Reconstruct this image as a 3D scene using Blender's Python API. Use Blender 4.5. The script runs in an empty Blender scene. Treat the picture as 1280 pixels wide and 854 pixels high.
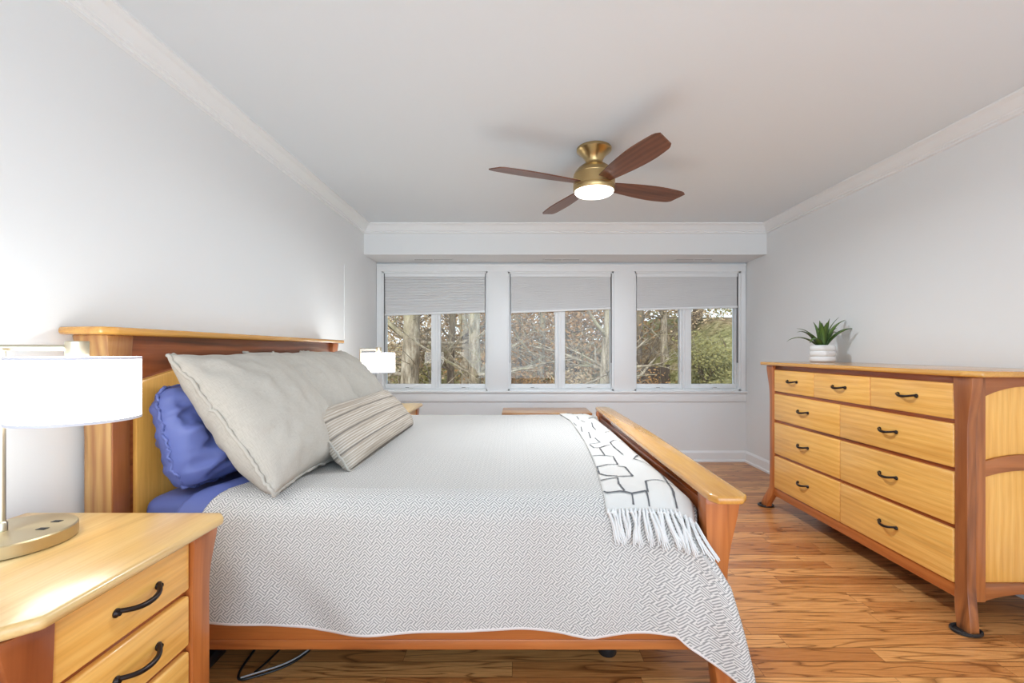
import bpy, bmesh, math, random
from mathutils import Vector, noise
C = bpy.context.scene.collection
S = bpy.context.scene
PI = math.pi
# ------------------------------------------------------------------ camera
cam = bpy.data.objects.new('camera', bpy.data.cameras.new('camera')); C.objects.link(cam)
cam.location = (0, 0, 1.2); cam.rotation_euler = (PI/2, 0, 0)
cam.data.sensor_width = 36; cam.data.lens = 566/1280*36
cam.data.shift_x = -6/1280; cam.data.shift_y = 11/1280
cam.data.clip_start = 0.02; cam.data.clip_end = 300
S.camera = cam
# ------------------------------------------------------------------ view, world, lights
S.view_settings.view_transform = 'Standard'; S.view_settings.look = 'None'
S.view_settings.gamma = 1; S.view_settings.exposure = 0.12
S.view_settings.use_curve_mapping = False
S.cycles.max_bounces = 10; S.cycles.diffuse_bounces = 6; S.cycles.caustics_reflective = False
S.cycles.use_denoising = True
w = bpy.data.worlds.new('sky'); S.world = w; w.use_nodes = True
nt = w.node_tree; bgn = nt.nodes['Background']
tc = nt.nodes.new('ShaderNodeTexCoord'); sp = nt.nodes.new('ShaderNodeSeparateXYZ'); rp = nt.nodes.new('ShaderNodeValToRGB')
nt.links.new(tc.outputs['Generated'], sp.inputs[0]); nt.links.new(sp.outputs['Z'], rp.inputs[0]); nt.links.new(rp.outputs[0], bgn.inputs[0])
rp.color_ramp.elements[0].position = 0.0; rp.color_ramp.elements[0].color = (.86, .92, 1, 1)
rp.color_ramp.elements[1].position = 0.35; rp.color_ramp.elements[1].color = (.62, .78, 1, 1)
bgn.inputs[1].default_value = 1.9

def lamp_light(name, kind, loc, power, color=(1, 1, 1), rot=(0, 0, 0), **kw):
    l = bpy.data.lights.new(name, kind); l.energy = power; l.color = color
    for k, v in kw.items(): setattr(l, k, v)
    o = bpy.data.objects.new(name, l); o.location = loc; o.rotation_euler = rot; C.objects.link(o); return o
# added fill light, set unseen in the wall opening behind the camera
lamp_light('rear_fill_light', 'AREA', (0.5, -1.28, 1.18), 53, (.655, .85, 1), (PI/2, 0, 0), shape='RECTANGLE', size=3.7, size_y=2.2)
sun = lamp_light('sun', 'SUN', (0, -20, 20), 2.1, (1, .93, .82), (math.radians(52), 0, math.radians(-25)), angle=.05)

# ------------------------------------------------------------------ helpers
def mat(name, color, rough=.5, metal=0, emit=None, estr=0, spec=None, coat=0):
    m = bpy.data.materials.new(name); m.use_nodes = True
    b = m.node_tree.nodes['Principled BSDF']
    b.inputs['Base Color'].default_value = (*color, 1); b.inputs['Roughness'].default_value = rough
    b.inputs['Metallic'].default_value = metal
    if spec is not None: b.inputs['Specular IOR Level'].default_value = spec
    if coat: b.inputs['Coat Weight'].default_value = coat; b.inputs['Coat Roughness'].default_value = .12
    if emit: b.inputs['Emission Color'].default_value = (*emit, 1); b.inputs['Emission Strength'].default_value = estr
    return m

class NT:
    def __init__(s, m): s.n = m.node_tree.nodes; s.l = m.node_tree.links; s.b = s.n['Principled BSDF']
    def add(s, t, **kw):
        n = s.n.new(t)
        for k, v in kw.items(): setattr(n, k, v)
        return n
    def math(s, op, a, b=None):
        n = s.n.new('ShaderNodeMath'); n.operation = op
        for i, v in enumerate((a, b)):
            if v is None: continue
            if isinstance(v, (int, float)): n.inputs[i].default_value = v
            else: s.l.new(v, n.inputs[i])
        return n.outputs[0]
    def ramp(s, fac, stops):
        n = s.n.new('ShaderNodeValToRGB'); e = n.color_ramp.elements
        while len(e) < len(stops): e.new(.5)
        for el, (p, c) in zip(e, stops): el.position = p; el.color = (*c, 1)
        s.l.new(fac, n.inputs[0]); return n.outputs[0]
    def mix(s, fac, a, b, mode='MIX'):
        n = s.n.new('ShaderNodeMix'); n.data_type = 'RGBA'; n.blend_type = mode
        for sock, v in ((n.inputs['Factor'], fac), (n.inputs['A'], a), (n.inputs['B'], b)):
            if isinstance(v, (int, float)): sock.default_value = v
            elif isinstance(v, tuple): sock.default_value = (*v, 1)
            else: s.l.new(v, sock)
        return n.outputs['Result']
    def noise(s, vec, scale=1, detail=4, rough=.55, dist=0):
        n = s.n.new('ShaderNodeTexNoise'); n.inputs['Scale'].default_value = scale; n.inputs['Detail'].default_value = detail
        n.inputs['Roughness'].default_value = rough; n.inputs['Distortion'].default_value = dist
        if vec is not None: s.l.new(vec, n.inputs['Vector'])
        return n.outputs['Fac']
    def mapping(s, vec, scale):
        n = s.n.new('ShaderNodeMapping'); n.inputs['Scale'].default_value = scale; s.l.new(vec, n.inputs['Vector']); return n.outputs[0]

def wood(name, ca, cb, streak, axis, rough=.3, streak_amt=.7, coat=.25):
    """grain runs along axis 0, 1 or 2 of the object"""
    m = mat(name, ca, rough, coat=coat); t = NT(m)
    co = t.add('ShaderNodeTexCoord').outputs['Object']; oi = t.add('ShaderNodeObjectInfo').outputs['Random']
    off = t.math('MULTIPLY', oi, 53.0); comb = t.add('ShaderNodeCombineXYZ')
    for i in range(3): t.l.new(off, comb.inputs[i])
    va = t.add('ShaderNodeVectorMath', operation='ADD'); t.l.new(co, va.inputs[0]); t.l.new(comb.outputs[0], va.inputs[1]); v = va.outputs[0]
    def sc(a, c): r = [c]*3; r[axis] = a; return tuple(r)
    n1 = t.noise(t.mapping(v, sc(1.0, 8)), 1, 4, .55, .9)
    n2 = t.noise(t.mapping(v, sc(.8, 9)), 1, 3, .5, 1.2)
    n3 = t.noise(t.mapping(v, sc(6, 150)), 1, 2, .5)
    wv = t.add('ShaderNodeTexWave', wave_type='BANDS', bands_direction='XYZ'[(axis+1) % 3]); wv.inputs['Scale'].default_value = 5
    wv.inputs['Distortion'].default_value = 9; wv.inputs['Detail'].default_value = 3; wv.inputs['Detail Scale'].default_value = .6
    t.l.new(t.mapping(v, sc(.35, 2.0)), wv.inputs['Vector'])
    g = t.math('ADD', t.math('MULTIPLY', n1, .75), t.math('MULTIPLY', wv.outputs['Fac'], .25))
    col = t.ramp(g, [(.32, ca), (.74, cb)])
    sm = t.ramp(n2, [(.55, (0, 0, 0)), (.68, (1, 1, 1))])
    col = t.mix(t.math('MULTIPLY', sm, streak_amt), col, streak)
    pore = t.ramp(n3, [(.35, (.92, .89, .86)), (.6, (1, 1, 1))])
    col = t.mix(1.0, col, pore, 'MULTIPLY')
    t.l.new(col, t.b.inputs['Base Color'])
    return m

OFF = {}
def empty(name, loc, label=None, cat=None, group=None, kind=None):
    o = bpy.data.objects.new(name, None); C.objects.link(o); o.location = loc; o.empty_display_size = .05
    OFF[o.name] = Vector(loc); tag(o, label, cat, group, kind); return o
def tag(o, label=None, cat=None, group=None, kind=None):
    for k, v in (('label', label), ('category', cat), ('group', group), ('kind', kind)):
        if v: o[k] = v
    return o
def obj(name, bm, m, parent=None, sharp=38, sub=0, solid=0, recalc=True, loc=None):
    """bm is in world coordinates; links it as ONE mesh under parent"""
    if recalc: bmesh.ops.recalc_face_normals(bm, faces=bm.faces)
    off = Vector((0, 0, 0))
    if parent is not None: off = OFF[parent.name]
    elif loc is not None: off = Vector(loc)
    for v in bm.verts: v.co -= off
    lim = math.radians(sharp)
    for f in bm.faces: f.smooth = True
    for e in bm.edges:
        if len(e.link_faces) == 2 and e.calc_face_angle(0) > lim: e.smooth = False
    me = bpy.data.meshes.new(name); bm.to_mesh(me); bm.free()
    for mm in (m if isinstance(m, (list, tuple)) else [m]): me.materials.append(mm)
    o = bpy.data.objects.new(name, me); C.objects.link(o)
    if parent is not None: o.parent = parent
    elif loc is not None: o.location = loc
    OFF[o.name] = off
    if sub: md = o.modifiers.new('subd', 'SUBSURF'); md.levels = md.render_levels = sub
    if solid: md = o.modifiers.new('solid', 'SOLIDIFY'); md.thickness = solid; md.offset = -1
    return o
def copy_tree(o, loc=None, parent=None, **tags):
    c = o.copy(); C.objects.link(c)
    if parent is not None: c.parent = parent
    if loc is not None: c.location = loc
    tag(c, **tags)
    for ch in o.children: copy_tree(ch, None, c)
    return c

def B(): return bmesh.new()
def box(bm, x0, x1, y0, y1, z0, z1, bev=0, seg=2):
    t = bmesh.new()
    vs = [t.verts.new(p) for p in ((x0,y0,z0),(x1,y0,z0),(x1,y1,z0),(x0,y1,z0),(x0,y0,z1),(x1,y0,z1),(x1,y1,z1),(x0,y1,z1))]
    for q in ((0,3,2,1),(4,5,6,7),(0,1,5,4),(1,2,6,5),(2,3,7,6),(3,0,4,7)): t.faces.new([vs[i] for i in q])
    if bev: bmesh.ops.bevel(t, geom=list(t.edges), offset=bev, segments=seg, profile=.5, affect='EDGES')
    merge(bm, t); return bm
def merge(bm, t):
    me = bpy.data.meshes.new('tmp'); t.to_mesh(me); t.free(); bm.from_mesh(me); bpy.data.meshes.remove(me)
def prism(bm, poly, axis, a, b, bev=0, seg=2):
    """poly: 2D points in the plane of the two other axes (in xyz order); extruded along axis from a to b"""
    t = bmesh.new()
    def P(p, h):
        q = list(p); q.insert(axis, h); return q
    lo = [t.verts.new(P(p, a)) for p in poly]; hi = [t.verts.new(P(p, b)) for p in poly]
    t.faces.new(lo); t.faces.new(hi[::-1]); n = len(poly)
    for i in range(n): t.faces.new((lo[i], lo[(i+1) % n], hi[(i+1) % n], hi[i]))
    bmesh.ops.recalc_face_normals(t, faces=t.faces)
    if bev:
        es = [e for e in t.edges if len(e.link_faces) == 2 and e.calc_face_angle(0) > .5]
        bmesh.ops.bevel(t, geom=es, offset=bev, segments=seg, profile=.5, affect='EDGES')
    merge(bm, t); return bm
def loft(bm, secs, bev=0):
    """secs: rectangles (z, x0, x1, y0, y1)"""
    t = bmesh.new(); rings = []
    for z, x0, x1, y0, y1 in secs: rings.append([t.verts.new(p) for p in ((x0,y0,z),(x1,y0,z),(x1,y1,z),(x0,y1,z))])
    for a, b in zip(rings, rings[1:]):
        for i in range(4): t.faces.new((a[i], a[(i+1) % 4], b[(i+1) % 4], b[i]))
    t.faces.new(rings[0]); t.faces.new(rings[-1])
    bmesh.ops.recalc_face_normals(t, faces=t.faces)
    if bev:
        es = [e for e in t.edges if len(e.link_faces) == 2 and e.calc_face_angle(0) > .6]
        bmesh.ops.bevel(t, geom=es, offset=bev, segments=2, profile=.5, affect='EDGES')
    merge(bm, t); return bm
def lathe(bm, prof, c, seg=40, cap=True):
    rings = []
    for r, z in prof:
        rings.append([bm.verts.new((c[0]+r*math.cos(2*PI*i/seg), c[1]+r*math.sin(2*PI*i/seg), c[2]+z)) for i in range(seg)])
    for a, b in zip(rings, rings[1:]):
        for i in range(seg): bm.faces.new((a[i], a[(i+1) % seg], b[(i+1) % seg], b[i]))
    if cap: bm.faces.new(rings[0]); bm.faces.new(rings[-1])
    return bm
def tube(bm, pts, rad, seg=8, flat=1.0):
    pts = [Vector(p) for p in pts]; n = len(pts); rings = []
    up = Vector((0, 0, 1))
    for i, p in enumerate(pts):
        d = (pts[min(i+1, n-1)] - pts[max(i-1, 0)]).normalized()
        a = d.cross(up if abs(d.z) < .95 else Vector((1, 0, 0))).normalized(); b = a.cross(d).normalized()
        r = rad[i] if isinstance(rad, (list, tuple)) else rad
        rings.append([bm.verts.new(p + a*r*math.cos(2*PI*k/seg) + b*r*flat*math.sin(2*PI*k/seg)) for k in range(seg)])
    for a, b in zip(rings, rings[1:]):
        for k in range(seg): bm.faces.new((a[k], a[(k+1) % seg], b[(k+1) % seg], b[k]))
    bm.faces.new(rings[0]); bm.faces.new(rings[-1]); return bm
def smooth(a, b, x):
    t = max(0, min(1, (x-a)/(b-a))); return t*t*(3-2*t)
def lerp_tab(tab, x):
    if x <= tab[0][0]: return tab[0][1]
    for (a, fa), (b, fb) in zip(tab, tab[1:]):
        if x <= b: return fa + (fb-fa)*(x-a)/(b-a)
    return tab[-1][1]

# ------------------------------------------------------------------ materials
def paint(name, c, rough=.6, bump=.03, scale=300):
    m = mat(name, c, rough, spec=.3); t = NT(m); co = t.add('ShaderNodeTexCoord').outputs['Object']
    bn = t.add('ShaderNodeBump'); bn.inputs['Strength'].default_value = bump; bn.inputs['Distance'].default_value = .002
    t.l.new(t.noise(co, scale, 2), bn.inputs['Height']); t.l.new(bn.outputs[0], t.b.inputs['Normal'])
    return m
M_wall = paint('wall_paint', (.785, .80, .803)); M_ceil = paint('ceiling_paint', (.765, .815, .85), .8)
M_trim = paint('trim_paint', (.83, .845, .85), .35, .01)
M_shade_cell = paint('cellular_fabric', (.66, .66, .66), .8, .05)
MAPLE_A, MAPLE_B, MAPLE_S = (.90, .52, .14), (.80, .405, .085), (.50, .21, .04)
M_maple = [wood('maple_%d' % a, MAPLE_A, MAPLE_B, MAPLE_S, a, .3, .32) for a in range(3)]
M_pale = [wood('pale_maple_%d' % a, (.73, .52, .235), (.66, .40, .135), (.40, .20, .06), a, .3, .55, .3) for a in range(3)]
M_honey = [wood('honey_wood_%d' % a, (.68, .355, .078), (.58, .265, .05), (.40, .15, .03), a, .26, .3, .7) for a in range(3)]
M_walnut = [wood('red_walnut_%d' % a, (.37, .105, .03), (.24, .058, .016), (.10, .024, .009), a, .3, .7) for a in range(3)]
M_rail = [wood('orange_walnut_%d' % a, (.54, .18, .045), (.42, .12, .026), (.19, .048, .013), a, .3, .7) for a in range(3)]
M_sap = [wood('sapwood_walnut_%d' % a, (.36, .145, .05), (.60, .36, .13), (.17, .06, .022), a, .32, .7) for a in range(3)]
M_brown = [wood('brown_walnut_%d' % a, (.44, .155, .046), (.27, .085, .026), (.10, .03, .012), a, .32, .75) for a in range(3)]
M_blade = [wood('dark_blade_%d' % a, (.19, .068, .032), (.11, .036, .018), (.05, .017, .01), a, .38, .5, .1) for a in range(3)]
M_bronze = mat('oil_rubbed_bronze', (.035, .026, .024), .35, .8)
M_brass = mat('satin_brass', (.50, .36, .17), .3, 1.0)
M_nickel = mat('warm_nickel', (.62, .56, .43), .28, 1.0)
M_shadow_slot = mat('grey_shadow_slot', (.16, .16, .165), .6)  # dark grey for the painted jamb shadow and the crank slots
M_dark = mat('dark_socket', (.02, .02, .02), .4)
M_glow = mat('lit_shade', (.9, .9, .88), .8, emit=(1, .99, .97), estr=6)
M_lens = mat('lit_lens', (.9, .9, .9), .5, emit=(1, .95, .88), estr=7)
M_shade_trim = mat('shade_trim', (.60, .60, .66), .8)
M_blue = paint('blue_satin', (.115, .145, .37), .45, .1, 60)
M_black = mat('black_plastic', (.012, .012, .013), .4)
M_white_glaze = mat('white_glaze', (.82, .82, .82), .25)

def linen(name, c, c2):
    m = mat(name, c, .9, spec=.2); t = NT(m); co = t.add('ShaderNodeTexCoord').outputs['UV']
    a = t.noise(t.mapping(co, (40, 900, 1)), 1, 3); b = t.noise(t.mapping(co, (900, 40, 1)), 1, 3)
    f = t.math('MULTIPLY', t.math('ADD', a, b), .5)
    t.l.new(t.ramp(f, [(.38, c2), (.56, c)]), t.b.inputs['Base Color'])
    bn = t.add('ShaderNodeBump'); bn.inputs['Strength'].default_value = .2; bn.inputs['Distance'].default_value = .002
    t.l.new(f, bn.inputs['Height']); t.l.new(bn.outputs[0], t.b.inputs['Normal'])
    return m
M_linen = linen('oatmeal_linen', (.46, .43, .38), (.385, .355, .31))

def stripes_mat():
    m = mat('striped_linen', (.5, .43, .35), .9, spec=.2); t = NT(m)
    sep = t.add('ShaderNodeSeparateXYZ'); t.l.new(t.add('ShaderNodeTexCoord').outputs['UV'], sep.inputs[0])
    v = t.math('ADD', sep.outputs['Y'], t.math('MULTIPLY', t.noise(t.mapping(t.n['Texture Coordinate'].outputs['UV'], (9, 9, 1)), 1, 2), .004))
    fine = t.math('SINE', t.math('MULTIPLY', v, 2*PI/.011))
    n = t.noise(t.mapping(t.n['Texture Coordinate'].outputs['UV'], (2.0, 160, 1)), 1, 2)
    wide = t.math('FRACT', t.math('DIVIDE', v, .074))
    dark = t.math('LESS_THAN', wide, .10)
    col = t.ramp(t.math('ADD', t.math('MULTIPLY', fine, .12), n), [(.35, (.34, .29, .235)), (.5, (.42, .365, .30)), (.66, (.55, .50, .435))])
    col = t.mix(dark, col, (.20, .175, .15))
    t.l.new(col, t.b.inputs['Base Color']); return m
M_stripe = stripes_mat()

def coverlet_mat():
    m = mat('woven_coverlet', (.7, .7, .7), .9, spec=.15); t = NT(m)
    uv = t.add('ShaderNodeTexCoord').outputs['UV']
    sep = t.add('ShaderNodeSeparateXYZ'); t.l.new(uv, sep.inputs[0]); U, V = sep.outputs['X'], sep.outputs['Y']
    A, P = .040, .0098
    def zig(u, v, amp):
        tri = t.math('ABSOLUTE', t.math('SUBTRACT', t.math('FRACT', t.math('DIVIDE', u, A)), .5))
        s = t.math('ADD', v, t.math('MULTIPLY', tri, amp))
        return t.math('ABSOLUTE', t.math('SUBTRACT', t.math('FRACT', t.math('DIVIDE', s, P)), .5))
    z1 = zig(U, V, A*.95)
    # short diagonal hooks that break the zigzag into a meander
    w1 = t.math('ADD', U, V); w2 = t.math('SUBTRACT', U, V)
    d1 = t.math('ABSOLUTE', t.math('SUBTRACT', t.math('FRACT', t.math('DIVIDE', w1, P*1.42)), .5))
    ck = t.math('LESS_THAN', t.math('FRACT', t.math('ADD', t.math('DIVIDE', V, .0415), t.math('MULTIPLY', t.math('FLOOR', t.math('DIVIDE', U, A/2)), .5))), .26)
    f = t.math('ADD', t.math('MULTIPLY', z1, t.math('SUBTRACT', 1.0, ck)), t.math('MULTIPLY', d1, ck))
    col = t.ramp(f, [(.17, (.30, .295, .285)), (.30, (.655, .63, .595))])
    t.l.new(col, t.b.inputs['Base Color'])
    bn = t.add('ShaderNodeBump'); bn.inputs['Strength'].default_value = .25; bn.inputs['Distance'].default_value = .002
    t.l.new(f, bn.inputs['Height']); t.l.new(bn.outputs[0], t.b.inputs['Normal'])
    return m
M_cover = coverlet_mat()
M_hem = mat('coverlet_lining', (.80, .77, .75), .9)
M_throw = paint('cream_throw', (.63, .61, .575), .95, .3, 350)
M_line = mat('charcoal_yarn', (.11, .11, .115), .95)
M_yarn = mat('white_yarn', (.72, .715, .70), .95)

def floor_mat():
    m = mat('oak_strip_floor', (.4, .2, .08), .3, coat=.15); t = NT(m)
    sep = t.add('ShaderNodeSeparateXYZ'); co = t.add('ShaderNodeTexCoord').outputs['Object']; t.l.new(co, sep.inputs[0]); X, Y = sep.outputs['X'], sep.outputs['Y']
    row = t.math('FLOOR', t.math('DIVIDE', Y, .083)); fr = t.math('FRACT', t.math('DIVIDE', Y, .083))
    wn = t.add('ShaderNodeTexWhiteNoise', noise_dimensions='1D'); t.l.new(row, wn.inputs['W'])
    xs = t.math('ADD', X, t.math('MULTIPLY', wn.outputs['Value'], 7.3))
    pl = t.math('FLOOR', t.math('DIVIDE', xs, .93)); pf = t.math('FRACT', t.math('DIVIDE', xs, .93))
    wn2 = t.add('ShaderNodeTexWhiteNoise', noise_dimensions='2D'); cb = t.add('ShaderNodeCombineXYZ'); t.l.new(row, cb.inputs[0]); t.l.new(pl, cb.inputs[1]); t.l.new(cb.outputs[0], wn2.inputs['Vector'])
    base = t.ramp(wn2.outputs['Value'], [(0, (.47, .175, .05)), (.5, (.61, .26, .078)), (1, (.74, .355, .12))])
    # cathedral grain
    g = t.add('ShaderNodeCombineXYZ'); t.l.new(t.math('MULTIPLY', X, 1.0), g.inputs[0]); t.l.new(t.math('MULTIPLY', Y, 1.0), g.inputs[1]); t.l.new(t.math('MULTIPLY', wn2.outputs['Value'], 40), g.inputs[2])
    nz = t.noise(t.mapping(g.outputs[0], (1.15, 12, 1)), 1, 2, .5, .35)
    ring = t.math('FRACT', t.math('MULTIPLY', nz, 8))
    rm = t.ramp(ring, [(.0, (.22, .16, .11)), (.07, (.48, .40, .32)), (.24, (1, 1, 1)), (.88, (1, 1, 1)), (1, (.5, .42, .35))])
    fine = t.ramp(t.noise(t.mapping(g.outputs[0], (9, 190, 1)), 1, 3), [(.38, (.78, .72, .66)), (.56, (1, 1, 1))])
    col = t.mix(.8, base, rm, 'MULTIPLY'); col = t.mix(.8, col, fine, 'MULTIPLY')
    gap = t.math('MAXIMUM', t.math('LESS_THAN', fr, .03), t.math('LESS_THAN', pf, .0016))
    col = t.mix(t.math('MULTIPLY', gap, .75), col, (.05, .02, .008))
    t.l.new(col, t.b.inputs['Base Color']); return m
M_floor = floor_mat()

def glass_mat():
    m = bpy.data.materials.new('window_glass'); m.use_nodes = True; n = m.node_tree.nodes; l = m.node_tree.links
    n.remove(n['Principled BSDF']); out = n['Material Output']
    tr = n.new('ShaderNodeBsdfTransparent'); gl = n.new('ShaderNodeBsdfGlossy'); gl.inputs['Roughness'].default_value = 0.0
    gl.inputs['Color'].default_value = (1, 1, 1, 1); tr.inputs['Color'].default_value = (.95, .96, .95, 1)
    fr = n.new('ShaderNodeFresnel'); fr.inputs['IOR'].default_value = 1.32; mx = n.new('ShaderNodeMixShader')
    l.new(fr.outputs[0], mx.inputs[0]); l.new(tr.outputs[0], mx.inputs[1]); l.new(gl.outputs[0], mx.inputs[2]); l.new(mx.outputs[0], out.inputs[0])
    return m
M_glass = glass_mat()

# ------------------------------------------------------------------ room
XL, XR, YB, YF, ZC = -1.51, 2.468, 4.88, -1.32, 2.44
def st(name, bm, m, parent=None, **k):
    o = obj(name, bm, m, parent, **k)
    if parent is None: o['kind'] = 'structure'
    return o
st('floor', box(B(), XL-.15, XR+.15, YF-.15, YB+.15, -.12, 0), M_floor)
st('ceiling', box(B(), XL-.15, XR+.15, YF-.15, YB+.15, ZC, ZC+.12), M_ceil)
st('wall_left', box(B(), XL-.15, XL, YF-.15, YB+.15, 0, ZC), M_wall)
st('wall_right', box(B(), XR, XR+.15, YF-.15, YB+.15, 0, ZC), M_wall)
bm = B()                                           # unseen wall behind the camera, with an opening added for the fill light
box(bm, XL, -1.35, YF-.15, YF, 0, ZC); box(bm, 2.35, XR, YF-.15, YF, 0, ZC); box(bm, -1.35, 2.35, YF-.15, YF, 2.28, ZC); box(bm, -1.35, 2.35, YF-.15, YF, 0, .08)
st('wall_front', bm, M_wall)
# window wall, with three openings
ppm = 566/YB
def WX(px): return (px-646)/ppm
def WZ(py): return 1.2-(py-438)/ppm
OPEN = [(WX(477.5), WX(609.5)), (WX(635), WX(767)), (WX(793), WX(925.5))]
ZO0, ZO1 = WZ(488.5), WZ(339.5)
bm = B()
xs = [XL] + [v for o in OPEN for v in o] + [XR]
for i in range(0, 8, 2): box(bm, xs[i], xs[i+1], YB, YB+.15, 0, ZC)
for a, b in OPEN: box(bm, a, b, YB, YB+.15, 0, ZO0); box(bm, a, b, YB, YB+.15, ZO1, ZC)
st('wall_back', bm, M_wall)
# soffit above the windows
YS, ZS = 4.47, 2.145
st('ceiling_soffit', box(B(), XL, XR, YS, YB, ZS, ZC), M_wall)
# crown moulding profile (distance out of wall, distance below ceiling)
CR = [(0, 0), (.085, 0), (.085, .010), (.074, .016), (.060, .022), (.046, .036), (.036, .052), (.026, .060), (.026, .068), (.016, .074), (.016, .084), (0, .088)]
def crown(name, axis, wallpos, sgn, a, b):
    poly = [(wallpos+sgn*d, ZC-z) for d, z in CR]
    return st(name, prism(B(), poly, axis, a, b), M_trim, sharp=20)
crown('trim_1', 1, XL, 1, YF, YS); crown('trim_2', 1, XR, -1, YF, YS); crown('trim_3', 0, YS, -1, XL, XR)
BB = [(0, 0), (.026, 0), (.026, .018), (.016, .026), (.016, .098), (.010, .108), (.004, .118), (0, .118)]
def baseb(name, axis, wallpos, sgn, a, b):
    return st(name, prism(B(), [(wallpos+sgn*d, z) for d, z in BB], axis, a, b), M_trim, sharp=20)
baseb('baseboard_back', 0, YB, -1, XL, XR); baseb('baseboard_right', 1, XR, -1, YF, YB); baseb('baseboard_left', 1, XL, 1, YF, YB)
# casing round and between the windows, one flat board set per window wall
bm = B()
cx0, cx1 = XL+.004, WX(931.5)
zt, y0 = WZ(330.5), YB-.018
edges = [cx0] + [v for o in OPEN for v in o] + [cx1]
for i in range(0, 8, 2): box(bm, edges[i], edges[i+1], y0, YB, ZO0, ZO1+.004, .003)
box(bm, cx0, cx1, y0-.002, YB, ZO1, zt, .003); box(bm, cx0, cx1, y0-.014, YB, zt-.018, zt, .004)
st('trim_4', bm, M_trim)
bm = B(); box(bm, cx0, cx1+.01, YB-.045, YB+.06, ZO0-.02, ZO0, .004)
st('window_sill', bm, M_trim)
st('trim_5', box(B(), cx0, cx1+.012, YB-.018, YB, WZ(502), ZO0-.02, .003), M_trim)
# thin vertical cord cover on the left wall above the headboard end
st('trim_6', box(B(), XL, XL+.006, 3.955, 3.965, 1.3, 1.95, .001), M_trim)

def crank(parent, x, z, s):
    bm = B(); box(bm, x-.035, x+.035, YB+.022, YB+.045, z, z+.012, .004)
    tube(bm, [(x, YB+.03, z+.008), (x+s*.02, YB+.018, z+.016), (x+s*.055, YB+.016, z+.010)], .004, 8)
    lathe(bm, [(.005, 0), (.007, .006), (.005, .016)], (x+s*.055, YB+.016, z-.006), 10)
    obj('crank_slot', box(B(), x-.028, x+.012, YB+.0195, YB+.0225, z+.0125, z+.0165), M_shadow_slot, parent)
    return obj('crank_handle', bm, M_trim, parent)
SASHPX = [((483, 539.5), (551, 606.5)), ((639, 693.5), (706, 762)), ((795, 848.5), (863, 917))]
for k, (a, b) in enumerate(OPEN):
    wn = empty('window_%d' % (k+1), ((a+b)/2, YB, ZO0), kind='structure')
    bm = B(); yj = YB+.15
    box(bm, a, a+.018, YB, yj, ZO0, ZO1); box(bm, b-.018, b, YB, yj, ZO0, ZO1); box(bm, a, b, YB, yj, ZO1-.018, ZO1); box(bm, a, b, YB, yj, ZO0, ZO0+.016)
    mid = WX((SASHPX[k][0][1]+SASHPX[k][1][0])/2); box(bm, mid-.012, mid+.012, YB+.03, yj, ZO0, ZO1, .002)
    obj('window_frame', bm, M_trim, wn)
    for xa in (a+.018, b-.022): obj('jamb_shadow', box(B(), xa, xa+.004, YB+.012, YB+.04, ZO0+.3, ZO1-.018), M_shadow_slot, wn)  # dark strips painted in for the shadow along the sides of the shades
    yg = YB+.07; f2 = 566/yg
    for j, (p0, p1) in enumerate(SASHPX[k]):
        g0, g1 = (p0-646)/f2, (p1-646)/f2; gz0 = 1.2-(480-438)/f2; gz1 = ZO1-.075
        o0 = a+.02 if j == 0 else mid+.013; o1 = mid-.013 if j == 0 else b-.02
        bm = B(); ya, yb2 = YB+.045, YB+.095
        box(bm, o0, g0, ya, yb2, ZO0+.017, ZO1-.02, .003); box(bm, g1, o1, ya, yb2, ZO0+.017, ZO1-.02, .003)
        box(bm, g0-.002, g1+.002, ya+.001, yb2-.001, ZO0+.018, gz0, .003); box(bm, g0-.002, g1+.002, ya+.001, yb2-.001, gz1, ZO1-.021, .003)
        sash = obj('window_sash', bm, M_trim, wn)
        obj('window_pane', box(B(), g0-.001, g1+.001, yg, yg+.006, gz0-.001, gz1+.001), M_glass, sash)
        crank(wn, (g0+g1)/2 + (.0 if j == 0 else .02), ZO0+.018, 1)
        lx = g1+.016 if j == 0 else g0-.016
        bm = B(); tube(bm, [(lx, ya-.002, gz0+.13), (lx, ya-.012, gz0+.15), (lx, ya-.012, gz0+.25), (lx, ya-.003, gz0+.27)], .005, 8)
        obj('lock_lever', bm, M_trim, wn)

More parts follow.
